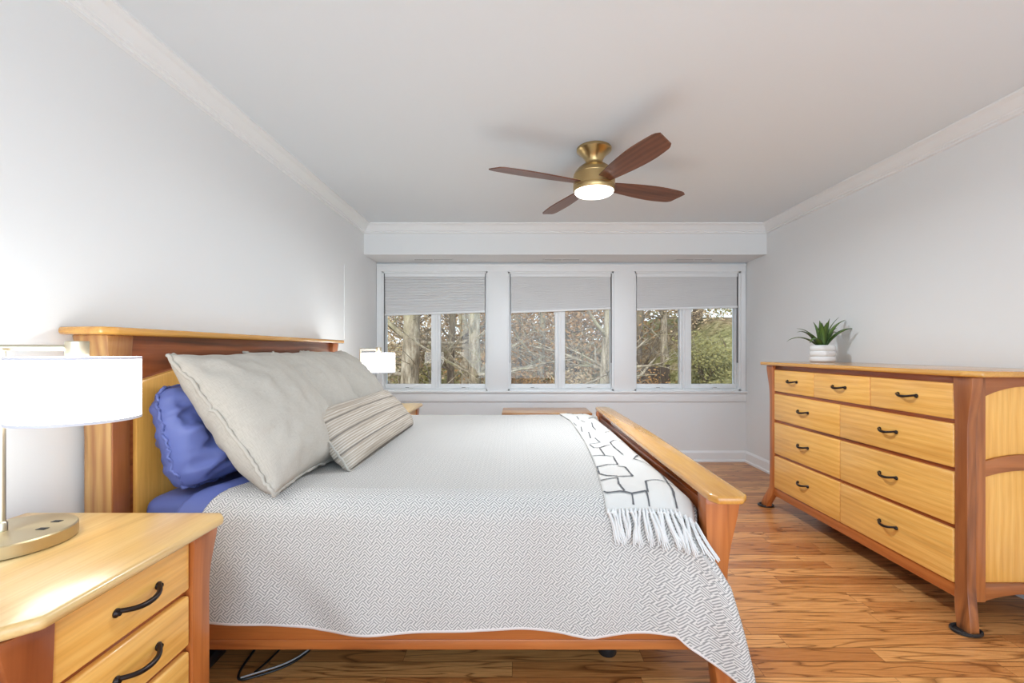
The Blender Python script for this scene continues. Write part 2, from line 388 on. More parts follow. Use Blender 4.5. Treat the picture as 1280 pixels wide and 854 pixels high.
# cellular shades, half drawn
SH = [(478.5, 608.5, 394.5, 390.5, 'pale cellular shade with visible pleats in the window beside the bed lamp'),
      (636, 766, 391.5, 386.5, 'pale cellular shade hanging slightly crooked in the middle window'),
      (794, 924.5, 388.0, 384.5, 'pale cellular shade half drawn in the window closest to the dresser')]
for k, (p0, p1, zl, zr, lab) in enumerate(SH):
    x0, x1 = WX(p0)+.019, WX(p1)-.019; zt_ = ZO1-.02
    sh = empty('cellular_shade', ((x0+x1)/2, YB, zt_), lab, 'window shade', 'cellular shades in the three windows')
    obj('head_rail', box(B(), x0, x1, YB+.004, YB+.04, ZO1-.056, ZO1-.019, .004), M_trim, sh)
    n = 20 if k else 13; za, zb0, zb1 = ZO1-.056, WZ(zl)+.02, WZ(zr)+.02
    bm = B(); cols = 12; amp = .014 if k == 0 else .004
    prof_ = [(0, 0), (.10, .7), (.25, 1), (.75, 1), (.90, .7)]
    for side in (0, 1):
        rows = []
        for q in [(i+a_, h_) for i in range(n) for a_, h_ in prof_] + [(n, 0)]:
            t_ = q[0]/n; row = []; am = amp*(1.2-.7*t_) if k == 0 else amp
            for j in range(cols+1):
                s_ = j/cols; zb = zb0+(zb1-zb0)*s_; z = za+(zb-za)*t_
                y = YB+.022 + (-1 if side == 0 else 1)*(.003+am*q[1])
                row.append(bm.verts.new((x0+.003+(x1-x0-.006)*s_, y, z)))
            rows.append(row)
        for r0, r1 in zip(rows, rows[1:]):
            for j in range(cols): bm.faces.new((r0[j], r0[j+1], r1[j+1], r1[j]))
    obj('pleated_fabric', bm, M_shade_cell, sh, recalc=False, sharp=60)
    t_ = B(); box(t_, x0, x1, YB+.003, YB+.041, -.022, 0, .004)
    for v in t_.verts: v.co.z += zb0+(zb1-zb0)*(v.co.x-x0)/(x1-x0)
    obj('bottom_rail', t_, M_trim, sh)

# slim air slots in the soffit
for k, (p0, p1, lab) in enumerate(((518, 565, 'slim white slot vent in the soffit above the window by the bed lamp'), (681, 724, 'slim white slot vent in the soffit above the middle window'), (845, 890, 'slim white slot vent in the soffit above the window by the dresser'))):
    yv = 4.72; x0, x1 = (p0-646)*yv/566, (p1-646)*yv/566
    av = empty('air_vent', ((x0+x1)/2, yv, ZS), lab, 'vent', 'slot vents in the soffit')
    bm = B(); box(bm, x0-.02, x1+.02, yv-.034, yv-.012, ZS-.002, ZS+.001, .0006); box(bm, x0-.02, x1+.02, yv+.012, yv+.034, ZS-.002, ZS+.001, .0006); box(bm, x0-.02, x0, yv-.034, yv+.034, ZS-.002, ZS+.001, .0006); box(bm, x1, x1+.02, yv-.034, yv+.034, ZS-.002, ZS+.001, .0006)
    obj('vent_frame', bm, M_trim, av)
    obj('dark_slot', box(B(), x0, x1, yv-.013, yv+.013, ZS-.0012, ZS+.001), mat('slot_shadow_gap', (.12, .12, .12), .8), av)
    obj('damper_blade', box(B(), (x0+x1)/2-.004, (x0+x1)/2+.004, yv-.013, yv+.013, ZS-.0016, ZS+.001), M_trim, av)

# ------------------------------------------------------------------ bed
bed = empty('bed', (-.35, 2.53, 0), 'wooden king bed with maple panelled headboard and honey coloured footboard cap', 'bed')
def arcpts(f, a, b, n): return [f(a+(b-a)*i/n) for i in range(n+1)]
# headboard: root part carries the frame, its pieces one level deeper
YH0, YH1 = 1.545, 3.455
xb, xf = -1.478, -1.385
hb = obj('headboard', box(B(), xb+.01, xf-.018, YH0+.06, YH1-.06, .30, 1.25, .003), M_walnut[1], bed)
capx0, capx1 = XL+.012, -1.322
cap = [(capx0, 1.475), (-1.40, 1.455), (-1.345, 1.462), (capx1, 1.50), (capx1, 3.47), (-1.345, 3.505), (capx0, 3.51)]
obj('headboard_cap', prism(B(), cap, 2, 1.252, 1.278, .009, 3), M_honey[1], hb)
for y0_, y1_, mtl in ((YH0, YH0+.075, M_sap[2]), (YH1-.075, YH1, M_rail[2])):
    s = 1 if y0_ < 2 else -1
    secs = []
    for z, fl in ((0, .0), (.3, 0), (.9, 0), (1.05, .006), (1.16, .016), (1.252, .03)):
        a_ = y0_-(fl if s > 0 else 0); b_ = y1_+(fl if s < 0 else 0)
        secs.append((z, xb-(fl*.4), xf+fl*.5, a_, b_))
    obj('headboard_post', loft(B(), secs, .004), mtl, hb)
for y0_, y1_ in ((YH0+.003, YH0+.073), (YH1-.073, YH1-.003)): obj('post_face', box(B(), xf-.012, xf+.0035, y0_, y1_, .05, 1.06, .002), M_brown[2], hb)
ztop = lambda y: 1.180-.098*((y-2.49)/.84)**2
for a_, b_ in ((1.655, 2.455), (2.525, 3.325)):
    poly = [(a_, .34), (b_, .34)] + [(y, ztop(y)) for y in [b_+(a_-b_)*i/14 for i in range(15)]]
    obj('headboard_panel', prism(B(), poly, 0, xf-.03, xf-.004, .010, 2), M_honey[2] if False else M_maple[2], hb)
obj('headboard_top_rail', prism(B(), [(YH0+.05, 1.252), (YH1-.05, 1.252)] + [(y, ztop(y)+.012) for y in [YH1-.05-(YH1-YH0-.1)*i/20 for i in range(21)]], 0, xf-.02, xf-.008, 0), M_walnut[1], hb)
# footboard
fx0, fx1 = .643, .708
fcap = [(.617, 1.462), (.637, 1.428), (.716, 1.428), (.742, 1.46), (.765, 2.5), (.760, 3.68), (.735, 3.71), (.655, 3.71), (.640, 3.69), (.625, 2.5)]
fb = obj('footboard', box(B(), .650, .680, 1.56, 3.60, .20, .675, .003), M_walnut[1], bed)
obj('footboard_cap', prism(B(), fcap, 2, .711, .737, .009, 3), M_honey[1], fb)
for y0_, y1_ in ((1.517, 1.59), (3.565, 3.64)):
    def fleg(z):
        top = smooth(.36, .71, z); bot = smooth(.30, 0, z)
        return (z, fx0-.010*top-.004*bot*0+.035*bot-.02*smooth(.12, 0, z)*0, fx1+.042*top*top+.05*bot, y0_, y1_)
    obj('footboard_leg', loft(B(), [fleg(.711*i/22) for i in range(23)], .006), M_rail[2], fb)
for y0_ in (1.53,):
    obj('leg_inlay', box(B(), .636, .645, 1.54, 1.575, .52, .64, .003), M_walnut[2], fb)
for y0_, y1_ in ((1.592, 1.622), (3.530, 3.558)):
    bm = B(); box(bm, -1.40, .66, y0_, y1_, .148, .34, .004); box(bm, -1.40, .66, y0_-.003, y0_+.008, .148, .184, .003)
    obj('side_rail', bm, M_rail[0], bed)
obj('slat_deck', box(B(), -1.38, .645, 1.624, 3.528, .27, .33), M_dark, bed)
for x, y in ((.36, 1.80), (-.45, 2.5), (-.45, 3.2)):
    bm = B(); lathe(bm, [(.034, 0), (.036, .004), (.036, .03), (.026, .040), (.018, .05), (.018, .271)], (x, y, .0), 20)
    obj('support_foot', bm, M_black, bed)

def rounded_slab(x0, x1, y0, y1, z0, z1, r): return box(B(), x0, x1, y0, y1, z0, z1, r, 5)
mt = empty('mattress', (-.35, 2.58, .332), 'mattress in a blue fitted sheet lying on the wooden bed', 'mattress')
obj('mattress_body', rounded_slab(-1.355, .60, 1.625, 3.555, .332, .667, .05), M_blue, mt)

# coverlet surface S(x, s): s is arc length from the far top edge towards the camera side
cyF, cz0, cr, cyn = 3.56, .690, .085, 1.570
Lf = cyF-(cyn+cr); Larc = cr*PI/2
HEM = [(-1.12, .284), (-1.043, .277), (-.865, .258), (-.674, .236), (-.4, .238), (-.126, .2415), (.0, .236), (.093, .228), (.189, .222), (.25, .226), (.312, .233), (.42, .247), (.495, .258), (.512, .232), (.545, .196), (.58, .160), (.605, .132), (.625, .116), (.645, .112)]
def CS(x, s):
    n1 = noise.noise(Vector((x*2.1, s*1.7, 3.1))); 
    roll = smooth(.50, .66, x)
    if s < 0: y, z, t = cyF+.012, cz0+s, 0
    elif s < Lf: y, z, t = cyF-s, cz0, 0
    elif s < Lf+Larc:
        a = (s-Lf)/cr; y, z, t = cyn+cr-cr*math.sin(a), cz0-cr*(1-math.cos(a)), 0
    else:
        t = s-Lf-Larc; y, z = cyn, cz0-cr-t
    d = min(1, t/.40)
    if s >= 0:
        z += .006*n1*(1-d) - roll*roll*.055*(1-d) + .012*math.exp(-((s-Lf*.5)/(Lf*.45))**2)*(1-roll)*(s < Lf)
    if t > 0 or s > Lf:
        dd = smooth(0, 1, min(1, max(0, s-Lf)/.45))
        # soft vertical folds that open towards the hem
        fold = .016*math.sin(x*7.3+1.0+1.6*noise.noise(Vector((x*1.5, 0, 5)))) + .006*math.sin(x*15+2+s*2)
        diag = .014*math.exp(-(((x+.90)-(d*.42))/.10)**2) + .012*math.exp(-(((x+1.05)-(d*.3))/.07)**2) + .016*math.exp(-(((x-.40)+(d*.16))/.05)**2)
        corner = smooth(.36, .64, x)
        dc = smooth(0, .20, s-Lf)
        y += -.025*dd + (fold-diag*.8)*dd*(1-.4*corner) - corner*(.078*dc+.020*dd) + .010*math.sin(x*48)*corner*dd
        x = x + smooth(.40, .645, x)*lerp_tab([(0, 0), (.057, -.030), (.12, -.012), (.237, .045), (.45, .09), (.57, .115)], s-Lf-.03)
    return Vector((x, y, z))
CX0, CX1 = -1.02, .645
def head_x(s):  # the head hem curves back towards the headboard on the camera side
    return -1.0 - .13*smooth(Lf-.25, Lf+.30, s)
NU, NV = 220, 300
bm = bmesh.new(); uvl = bm.loops.layers.uv.new('UVMap'); grid = []
for i in range(NU+1):
    row = []
    for j in range(NV+1):
        q = j/NV
        # parametrise: s from far hang to hem
        u = i/NU
        x_ = CX1 + (-1.12-CX1)*(1-u)
        hz = lerp_tab(HEM, x_)
        smax = Lf+Larc+(cz0-cr-hz)
        s = -.25 + (smax+.25)*q
        hx = head_x(s); x = hx+(CX1-hx)*u
        hz = lerp_tab(HEM, x); smax2 = Lf+Larc+(cz0-cr-hz)
        s = -.25 + (smax2+.25)*q
        v = bm.verts.new(CS(x, s)); row.append((v, (x, s)))
    grid.append(row)
for i in range(NU):
    for j in range(NV):
        q = (grid[i][j], grid[i+1][j], grid[i+1][j+1], grid[i][j+1])
        f = bm.faces.new([a[0] for a in q])
        f.material_index = 1 if j >= NV-1 else 0
        for lp, a in zip(f.loops, q): lp[uvl].uv = a[1]
cov = obj('coverlet', bm, [M_cover, M_hem], None, solid=.006, sharp=80, loc=(-.3, 2.5, .69))
tag(cov, 'pale grey coverlet with woven meander pattern draped over the bed', 'bedspread')
# flat blue sheet folded back between pillows and coverlet
bm = bmesh.new(); rows = []
for i in range(17):
    row = []
    for j in range(61):
        s = -.1 + (Lf+Larc+.30+.1)*j/60; hx = head_x(s)
        x = hx-.10+.14*i/16
        p = CS(x, s); nn = (1 if s < Lf else 0)
        p.z += -.005 + .012*math.sin(PI*min(1, i/12))*nn; p.y += .008*(1-nn)
        row.append(bm.verts.new(p))
    rows.append(row)
for a, b in zip(rows, rows[1:]):
    for j in range(60): bm.faces.new((a[j], a[j+1], b[j+1], b[j]))
fs = obj('flat_sheet', bm, M_blue, None, solid=.006, sharp=80, loc=(-1.05, 2.5, .68))
tag(fs, 'blue flat sheet folded back along the head edge of the grey coverlet', 'sheet')

# ------------------------------------------------------------------ pillows
def pillow(name, W, H, T, center, wdir, hdir, m, parent=None, seed=0, wr=.006, inset=.05, N=44, flat_back=.8, band=None, m2=None, pw=.42, edge_wr=.004, sag=0, rnd_=0.0, crumple=0):
    wd = Vector(wdir).normalized(); hd = Vector(hdir); hd = (hd-wd*hd.dot(wd)).normalized(); nd = wd.cross(hd).normalized()
    c = Vector(center); bm = bmesh.new(); uvl = bm.loops.layers.uv.new('UVMap'); G = [{}, {}]
    def pt(u, v, side):
        uu, vv = u, v; u_, v_ = u, v
        k_ = 1-rnd_*(abs(u)*abs(v))**3
        x = u*W/2*(1-inset*(1-v*v)*abs(u))*k_; y = v*H/2*(1-inset*(1-u*u)*abs(v))*k_
        e = max(0, (1-u*u))*max(0, (1-v*v)); th = T/2*(e**pw)*(1-.12*v)
        q = Vector((u*2.3+seed, v*2.3-seed, side*3.7))
        wv = noise.noise(q*1.4)*wr*1.6 + noise.noise(q*3.3)*wr*.9
        # creases running in from corners
        for cu, cv in ((-1, -1), (1, -1), (-1, 1), (1, 1)):
            du, dv = u-cu, v-cv; r = math.hypot(du, dv); a = math.atan2(dv, du)
            wv += wr*1.1*math.sin(a*9+seed)*math.exp(-r*2.2)*min(1, r*4)
        if crumple:
            wv += crumple*(.5-abs(noise.noise(Vector((u*2.0+v*2.6+seed, v*1.6-u*3.4, side*2+seed)))*1.9))+crumple*.5*noise.noise(Vector((u*9, v*5+u*4, seed)))
        th = th + wv*min(1, e*6)
        ew = edge_wr*noise.noise(Vector((u*5+seed, v*5, 9)))
        z = (th if side == 0 else -th*flat_back) + ew - sag*(v-.2)**2*0
        return c + wd*x + hd*y + nd*z
    for side in (0, 1):
        for i in range(N+1):
            for j in range(N+1):
                u, v = -1+2*i/N, -1+2*j/N
                u = math.sin(u*PI/2)*.35+u*.65; v = math.sin(v*PI/2)*.35+v*.65
                rim = i in (0, N) or j in (0, N)
                if side and rim: G[1][i, j] = G[0][i, j]; continue
                G[side][i, j] = (bm.verts.new(pt(u, v, side)), (u*W/2, v*H/2))
    for side in (0, 1):
        for i in range(N):
            for j in range(N):
                q = [G[side][i, j], G[side][i+1, j], G[side][i+1, j+1], G[side][i, j+1]]
                if side: q.reverse()
                f = bm.faces.new([a[0] for a in q])
                for lp, a in zip(f.loops, q): lp[uvl].uv = a[1]
                if band and side == 0 and band(q[0][1][0], q[0][1][1]): f.material_index = 1
    ring = [G[0][i, 0][0].co.copy() for i in range(N)] + [G[0][N, j][0].co.copy() for j in range(N)] + [G[0][i, N][0].co.copy() for i in range(N, 0, -1)] + [G[0][0, j][0].co.copy() for j in range(N, 0, -1)]
    o = obj(name, bm, [m] + ([m2] if m2 else []), parent, sharp=80, loc=center)
    return o, ring
def piping(ring, m, parent, r=.005, ruffle=.003, flange=0, ctr=None):
    pts = ring + [ring[0], ring[1]]
    pts = [p + Vector((noise.noise(p*60), noise.noise(p*60+Vector((5, 0, 0))), noise.noise(p*60+Vector((0, 7, 0)))))*ruffle for p in pts]
    bm = B(); tube(bm, pts, r, 8); return obj('seam_piping', bm, m, parent, sharp=80)
hdv = Vector((-.40, 0, .50))
bp, rg = pillow('blue_pillow', .84, .40, .25, (-1.240, 2.01, .880), (0, 1, 0), (-.11, 0, .42), M_blue, seed=4.2, wr=.016, inset=.02, pw=.30, edge_wr=.022, rnd_=.10, crumple=.026)
tag(bp, 'crumpled blue satin pillow standing between headboard and beige shams', 'pillow')
piping(rg, M_blue, bp, .006, .012)
EU = [((-1.010, 1.880, .942), .63, .62, 'square beige linen sham at the end of the row beside the blue pillow'),
      ((-1.090, 2.455, .947), .63, .62, 'square beige linen sham in the middle of the row of three'),
      ((-1.125, 3.075, .950), .63, .62, 'square beige linen sham at the window end of the row')]
for k, (c, W, H, lab) in enumerate(EU):
    e, rg = pillow('euro_sham', W, H, .29, c, ((.06, .02, 0)[k], 1, 0), (-.40, 0, .50), M_linen, seed=1.7+k*3.1, wr=.006, inset=.085, pw=.45, flat_back=1.1, edge_wr=.008)
    tag(e, lab, 'pillow', 'beige linen shams against the headboard')
    piping(rg, M_linen, e, .0075, .009)
lm, rg = pillow('lumbar_cushion', 1.13, .30, .19, (-.785, 2.44, .815), (0.0, 1, 0), (-.19, 0, .24), M_stripe, seed=8.8, wr=.005, inset=.03, pw=.33, flat_back=.9)
tag(lm, 'long taupe striped bolster cushion lying in front of the beige shams', 'cushion')
piping(rg, M_linen, lm, .005, .006)

# ------------------------------------------------------------------ throw blanket
XLT = [(0, .335), (.35, .378), (1.1, .368), (1.6, .340), (1.9, .312), (2.3, .300)]
XRT = [(0, .610), (.5, .636), (1.2, .628), (1.85, .615), (2.0, .632), (2.3, .632)]
THEM = Lf+.094
def TS(x, s, lift=.010):
    e = .01; p = CS(x, s); a = CS(x+e, s)-p; b = CS(x, s+e)-p; n = a.cross(b)
    n = n.normalized()
    if n.z < 0 and s < Lf: n = -n
    if s >= Lf and n.y > 0: n = -n
    return p + n*(lift + .004*noise.noise(Vector((x*14, s*4, 1))))
bm = bmesh.new(); NT_, NS = 26, 150; rows = []
for i in range(NS+1):
    s = .01+(THEM-.01)*i/NS; row = []
    for j in range(NT_+1):
        xl, xr = lerp_tab(XLT, s), lerp_tab(XRT, s); row.append(bm.verts.new(TS(xl+(xr-xl)*j/NT_, s)))
    rows.append(row)
for a, b in zip(rows, rows[1:]):
    for j in range(NT_): bm.faces.new((a[j], a[j+1], b[j+1], b[j]))
thr = empty('throw_blanket', (.48, 2.5, .70), 'cream throw with dark broken line pattern laid across the foot of the bed', 'blanket')
obj('woven_cloth', bm, M_throw, thr, solid=.007, sharp=80)
TLINES = [[(0.302,1.925),(0.323,1.934),(0.37,1.932),(0.41,1.943),(0.465,1.925)],[(0.41,1.943),(0.406,1.982)],[(0.465,1.925),(0.465,1.997)],[(0.489,1.84),(0.47,1.932)],[(0.489,1.84),(0.543,1.827),(0.604,1.84)],[(0.603,1.541),(0.599,1.646),(0.571,1.827),(0.557,1.943),(0.57,1.997)],[(0.307,1.827),(0.347,1.813),(0.391,1.804)],[(0.391,1.804),(0.378,1.88),(0.386,1.932)],[(0.393,1.793),(0.458,1.77)],[(0.458,1.646),(0.458,1.77)],[(0.327,1.639),(0.321,1.725),(0.356,1.77),(0.395,1.785)],[(0.33,1.646),(0.386,1.619),(0.434,1.612)],[(0.434,1.612),(0.443,1.473),(0.382,1.465),(0.337,1.473)],[(0.458,1.646),(0.428,1.639)],[(0.413,1.292),(0.407,1.465)],[(0.376,1.219),(0.386,1.292),(0.418,1.292),(0.479,1.234)],[(0.435,1.038),(0.441,1.167),(0.38,1.194)],[(0.493,1.167),(0.488,1.268),(0.496,1.445)],[(0.493,1.167),(0.525,1.097),(0.577,1.074)],[(0.605,0.897),(0.603,1.113),(0.587,1.424)],[(0.572,1.403),(0.526,1.522)],[(0.521,1.522),(0.583,1.577),(0.607,1.559)],[(0.409,0.671),(0.389,0.863),(0.427,0.863),(0.411,1.038)],[(0.508,0.491),(0.485,0.671),(0.485,0.789)],[(0.384,0.491),(0.388,0.628)],[(0.448,0.172),(0.441,0.339)],[(0.449,0.392),(0.464,0.491)],[(0.504,0.0),(0.514,0.051)],[(0.394,0.0),(0.42,0.0)],[(0.428,0.0),(0.439,0.051)],[(0.519,0.285),(0.593,0.076)],[(0.612,0.285),(0.603,0.491),(0.611,0.628)],[(0.523,0.863),(0.555,0.812)],[(0.631,1.646),(0.628,1.77)]]
def ribbon(bm, pts, wd):
    P = []
    for (x0, s0), (x1, s1) in zip(pts, pts[1:]):
        n = max(2, int(math.hypot(x1-x0, s1-s0)/.012))
        for k in range(n): t = k/n; P.append((x0+(x1-x0)*t, s0+(s1-s0)*t))
    P.append(pts[-1]); prev = None
    P = [(min(max(x, lerp_tab(XLT, s)+.004), lerp_tab(XRT, s)-.004), s) for x, s in P if s < THEM-.004]
    if len(P) < 2: return
    for k, (x, s) in enumerate(P):
        a = P[max(0, k-1)]; b = P[min(len(P)-1, k+1)]; d = Vector((b[0]-a[0], b[1]-a[1])); d.normalize()
        nx, ns = -d.y, d.x; w_ = wd*(.8+.5*noise.noise(Vector((x*40, s*40, 2))))
        l = bm.verts.new(TS(x+nx*w_, s+ns*w_, .0125)); r = bm.verts.new(TS(x-nx*w_, s-ns*w_, .0125))
        if prev: bm.faces.new((prev[0], l, r, prev[1]))
        prev = (l, r)
bm = bmesh.new()
for pl in TLINES: ribbon(bm, pl, .0042)
if len(bm.verts): obj('stitched_lines', bm, M_line, thr, recalc=False, sharp=180)
random.seed(5)
NTS = 24
xl, xr = lerp_tab(XLT, THEM), lerp_tab(XRT, THEM)
for k in range(NTS):
    x = xl+.004+(xr-xl-.008)*k/(NTS-1)
    x += random.uniform(-.003, .003); L = random.uniform(.088, .118); dx = random.uniform(-.008, .03)
    if k % 3 == 0: dx += .012
    bm = B()
    for st_ in range(3):
        ox = (st_-1)*.003; pts = []
        for i in range(7):
            t = i/6
            xx = x+ox*(.3+1.6*t)+dx*t+.003*math.sin(t*5+k); p = TS(min(xx, .66), THEM-.006+L*t*(1-.05*st_), .012+.004*(st_ == 1))
            pts.append(p)
        tube(bm, pts, [.0036, .0042, .0036, .0036, .0034, .003, .0022], 6)
    lathe(bm, [(.002, -.005), (.006, 0), (.002, .006)], TS(x, THEM+.004, .015), 8)
    obj('tassel', bm, M_yarn, thr, sharp=80)

# ------------------------------------------------------------------ handles, drawers
def pull(parent, c, L, along, out):
    """arched drawer pull: bar along one axis, standing out of the drawer face along out"""
    a, o_ = Vector(along), Vector(out); c = Vector(c); bm = B(); pts = []
    rad = []
    for i in range(17):
        t = -1+2*i/16; h = .026*(1-abs(t)**2.6)+.003
        pts.append(c + a*(t*L/2) + o_*h + Vector((0, 0, -.010*(1-t*t)+.004))); rad.append(.0052+.0016*(1-abs(t)))
    tube(bm, pts, rad, 10)
    for s in (-1, 1):
        q = c+a*(s*L/2)
        pr = [(q+o_*h, r) for h, r in ((-.002, .010), (.003, .010), (.006, .007), (.010, .006))]
        tube(bm, [p for p, r in pr], [r for p, r in pr], 14)
    return obj('drawer_pull', bm, M_bronze, parent)
def drawer_front(name, parent, xf, y0, y1, z0, z1, th, m, r=.007):
    return obj(name, box(B(), xf, xf+th, y0, y1, z0, z1, r, 3), m, parent)

# ------------------------------------------------------------------ dresser
DX, DY0, DY1 = 1.92, 1.93, 3.44
dr = empty('dresser', (2.18, 2.685, 0), 'wide nine drawer maple dresser with dark walnut frame standing against the wall', 'dresser')
def dleg(x0, x1, y0, y1, far):
    secs = []
    for i in range(29):
        z = 1.085*i/28
        top = smooth(.78, 1.085, z); bot = smooth(.20, 0, z)
        f = (.085 if far else .034)*bot + .030*top*top
        secs.append((z+.006*(i == 0), x0-.020*bot-.008*top*top, x1-.020*bot, y0-(0 if far else f)+(f*.8 if far else 0)*bot, y1+(f if far else 0)-(0 if far else f*.8)*bot))
    return loft(B(), secs, .004)
dl = [obj('leg', dleg(DX, DX+.040, DY0, DY0+.056, False), M_brown[2], dr), obj('leg', dleg(DX, DX+.040, DY1-.058, DY1, True), M_rail[2], dr)]
obj('side_stile', box(B(), DX+.041, DX+.084, DY0+.004, DY0+.05, .122, 1.086, .003), M_brown[2], dr)
for y0_ in (DY0, DY1-.058): obj('leg', loft(B(), [(.0, 2.36, 2.43, y0_, y0_+.058), (1.085, 2.36, 2.43, y0_, y0_+.058)], .005), M_brown[2], dr)
top = [(1.885, 1.925), (1.93, 1.872), (2.455, 1.872), (2.455, 3.54), (1.925, 3.54), (1.885, 3.51)]
obj('dresser_top', prism(B(), top, 2, 1.087, 1.112, .008, 3), M_honey[1], dr)
obj('carcass', box(B(), DX+.03, 2.43, DY0+.03, DY1-.03, .16, 1.086), M_walnut[1], dr)
ROWS = [(.896, 1.0547), (.684, .877), (.433, .6646), (.178, .414)]
bm = B()
box(bm, DX+.014, DX+.04, DY0+.05, DY1-.05, 1.050, 1.087, .002)
for (a, _), (_, b) in zip(ROWS, ROWS[1:]): box(bm, DX+.012, DX+.04, DY0+.05, DY1-.05, b-.004, a+.004, .002)
obj('drawer_dividers', bm, M_walnut[1], dr)
obj('bottom_rail', box(B(), DX+.006, DX+.04, DY0+.04, DY1-.04, .115, .176, .003), M_rail[1], dr)
YD0, YD1 = 1.987, 3.375
for r, (z0, z1) in enumerate(ROWS):
    cuts = [YD0, 2.459, 2.926, YD1] if r == 0 else [YD0, 2.688, YD1]
    for a, b in zip(cuts, cuts[1:]):
        d = drawer_front('drawer', dr, DX-.004, a+.0015, b-.0015, z0, z1, .024, M_maple[1])
        pull(d, (DX-.004, (a+b)/2, (z0+z1)/2+.006), .105, (0, 1, 0), (-1, 0, 0))
# side facing the camera
xs0, xs1 = 2.0, 2.37
def arch(z, h): return lambda x: z+h*(1-((x-(xs0+xs1)/2)/((xs1-xs0)/2))**2)
for z0, z1, h0, h1 in ((.200, .655, 0, .030), (.722, 1.000, .030, .045)):
    lo, hi = arch(z0, h0), arch(z1, h1); xsn = [xs0-.005+(xs1-xs0+.01)*i/16 for i in range(17)]
    obj('side_panel', prism(B(), [(x, lo(x)) for x in xsn] + [(x, hi(x)) for x in reversed(xsn)], 1, DY0+.018, DY0+.036, .004), M_maple[2], dr)
for name, z0, z1, h0, h1 in (('side_top_rail', 1.000, 1.087, .045, 0), ('side_middle_rail', .655, .722, .030, .030), ('side_bottom_rail', .124, .202, .03, 0)):
    lo, hi = arch(z0, h0), arch(z1, h1); xsn = [xs0-.005+(xs1-xs0+.01)*i/16 for i in range(17)]
    obj(name, prism(B(), [(x, lo(x)) for x in xsn] + [(x, hi(x)) for x in reversed(xsn)], 1, DY0+.008, DY0+.034, .002), M_brown[0], dr)
obj('back_panel', box(B(), 2.425, 2.44, DY0+.02, DY1-.02, .16, 1.087), M_walnut[1], dr)
# dark cups under the dresser feet
for (x, y), lab in (((1.915, 1.930), 'dark oval floor cup under the dresser leg with the side panel'), ((1.922, 3.495), 'dark oval floor cup under the dresser leg closest to the windows')):
    bm = B(); lathe(bm, [(.050, 0), (.056, .004), (.056, .012), (.050, .015), (.044, .012), (.042, .006)], (0, 0, 0), 32)
    for v in bm.verts: v.co = Vector((v.co.x*1.05+x, v.co.y*.85+y, v.co.z))
    tag(obj('furniture_cup', bm, M_dark, None, loc=(x, y, 0)), lab, 'floor cup', 'floor cups under the dresser feet')

# ------------------------------------------------------------------ nightstands
NX, NY0, NY1, NZ = -.889, .80, 1.312, .72
ns = empty('nightstand', (-1.17, 1.057, 0), 'pale maple three drawer nightstand holding the big lamp close to the camera', 'nightstand', 'nightstands on both sides of the bed')
top = [(-.905, .765), (-.850, .815), (-.850, 1.315), (-.875, 1.345), (-1.455, 1.345), (-1.455, .765)]
obj('nightstand_top', prism(B(), top, 2, NZ-.026, NZ, .010, 4), M_pale[1], ns)
def nleg(x0, x1, y0, y1, far):
    secs = []
    for i in range(25):
        z = .694*i/24; top_ = smooth(.50, .694, z); bot = smooth(.14, 0, z)
        f = .028*top_*top_+.035*bot; secs.append((z, x0, x1+.006*top_, y0-(0 if far else f), y1+(f if far else 0)))
    return loft(B(), secs, .004)
for a, b, fr_ in ((NY0, NY0+.068, False), (NY1-.070, NY1, True)):
    obj('leg', nleg(NX-.045, NX, a, b, fr_), M_walnut[2] if not fr_ else M_rail[2], ns)
    obj('leg', nleg(-1.45, -1.405, a, b, fr_), M_walnut[2], ns)
obj('carcass', box(B(), -1.44, NX-.035, NY0+.03, NY1-.03, .20, .6935), M_walnut[1], ns)
bm = B()
for z0, z1 in ((.676, .694), (.528, .55), (.376, .40), (.205, .243)): box(bm, NX-.04, NX-.02, NY0+.06, NY1-.06, z0, z1, .001)
obj('drawer_dividers', bm, M_walnut[1], ns)
for a in (NY0+.012, NY1-.03): obj('side_panel', box(B(), -1.40, NX-.05, a, a+.018, .23, .693), M_maple[2], ns)
for z0, z1 in ((.546, .6825), (.395, .5316), (.243, .380)):
    d = drawer_front('drawer', ns, NX-.030, .872, 1.237, z0, z1, .026, M_maple[1])
    pull(d, (NX-.004, 1.068, (z0+z1)/2), .118, (0, 1, 0), (1, 0, 0))
ns2 = copy_tree(ns, (-1.17, 3.835, 0), label='pale maple nightstand mostly hidden behind the bed by the windows')

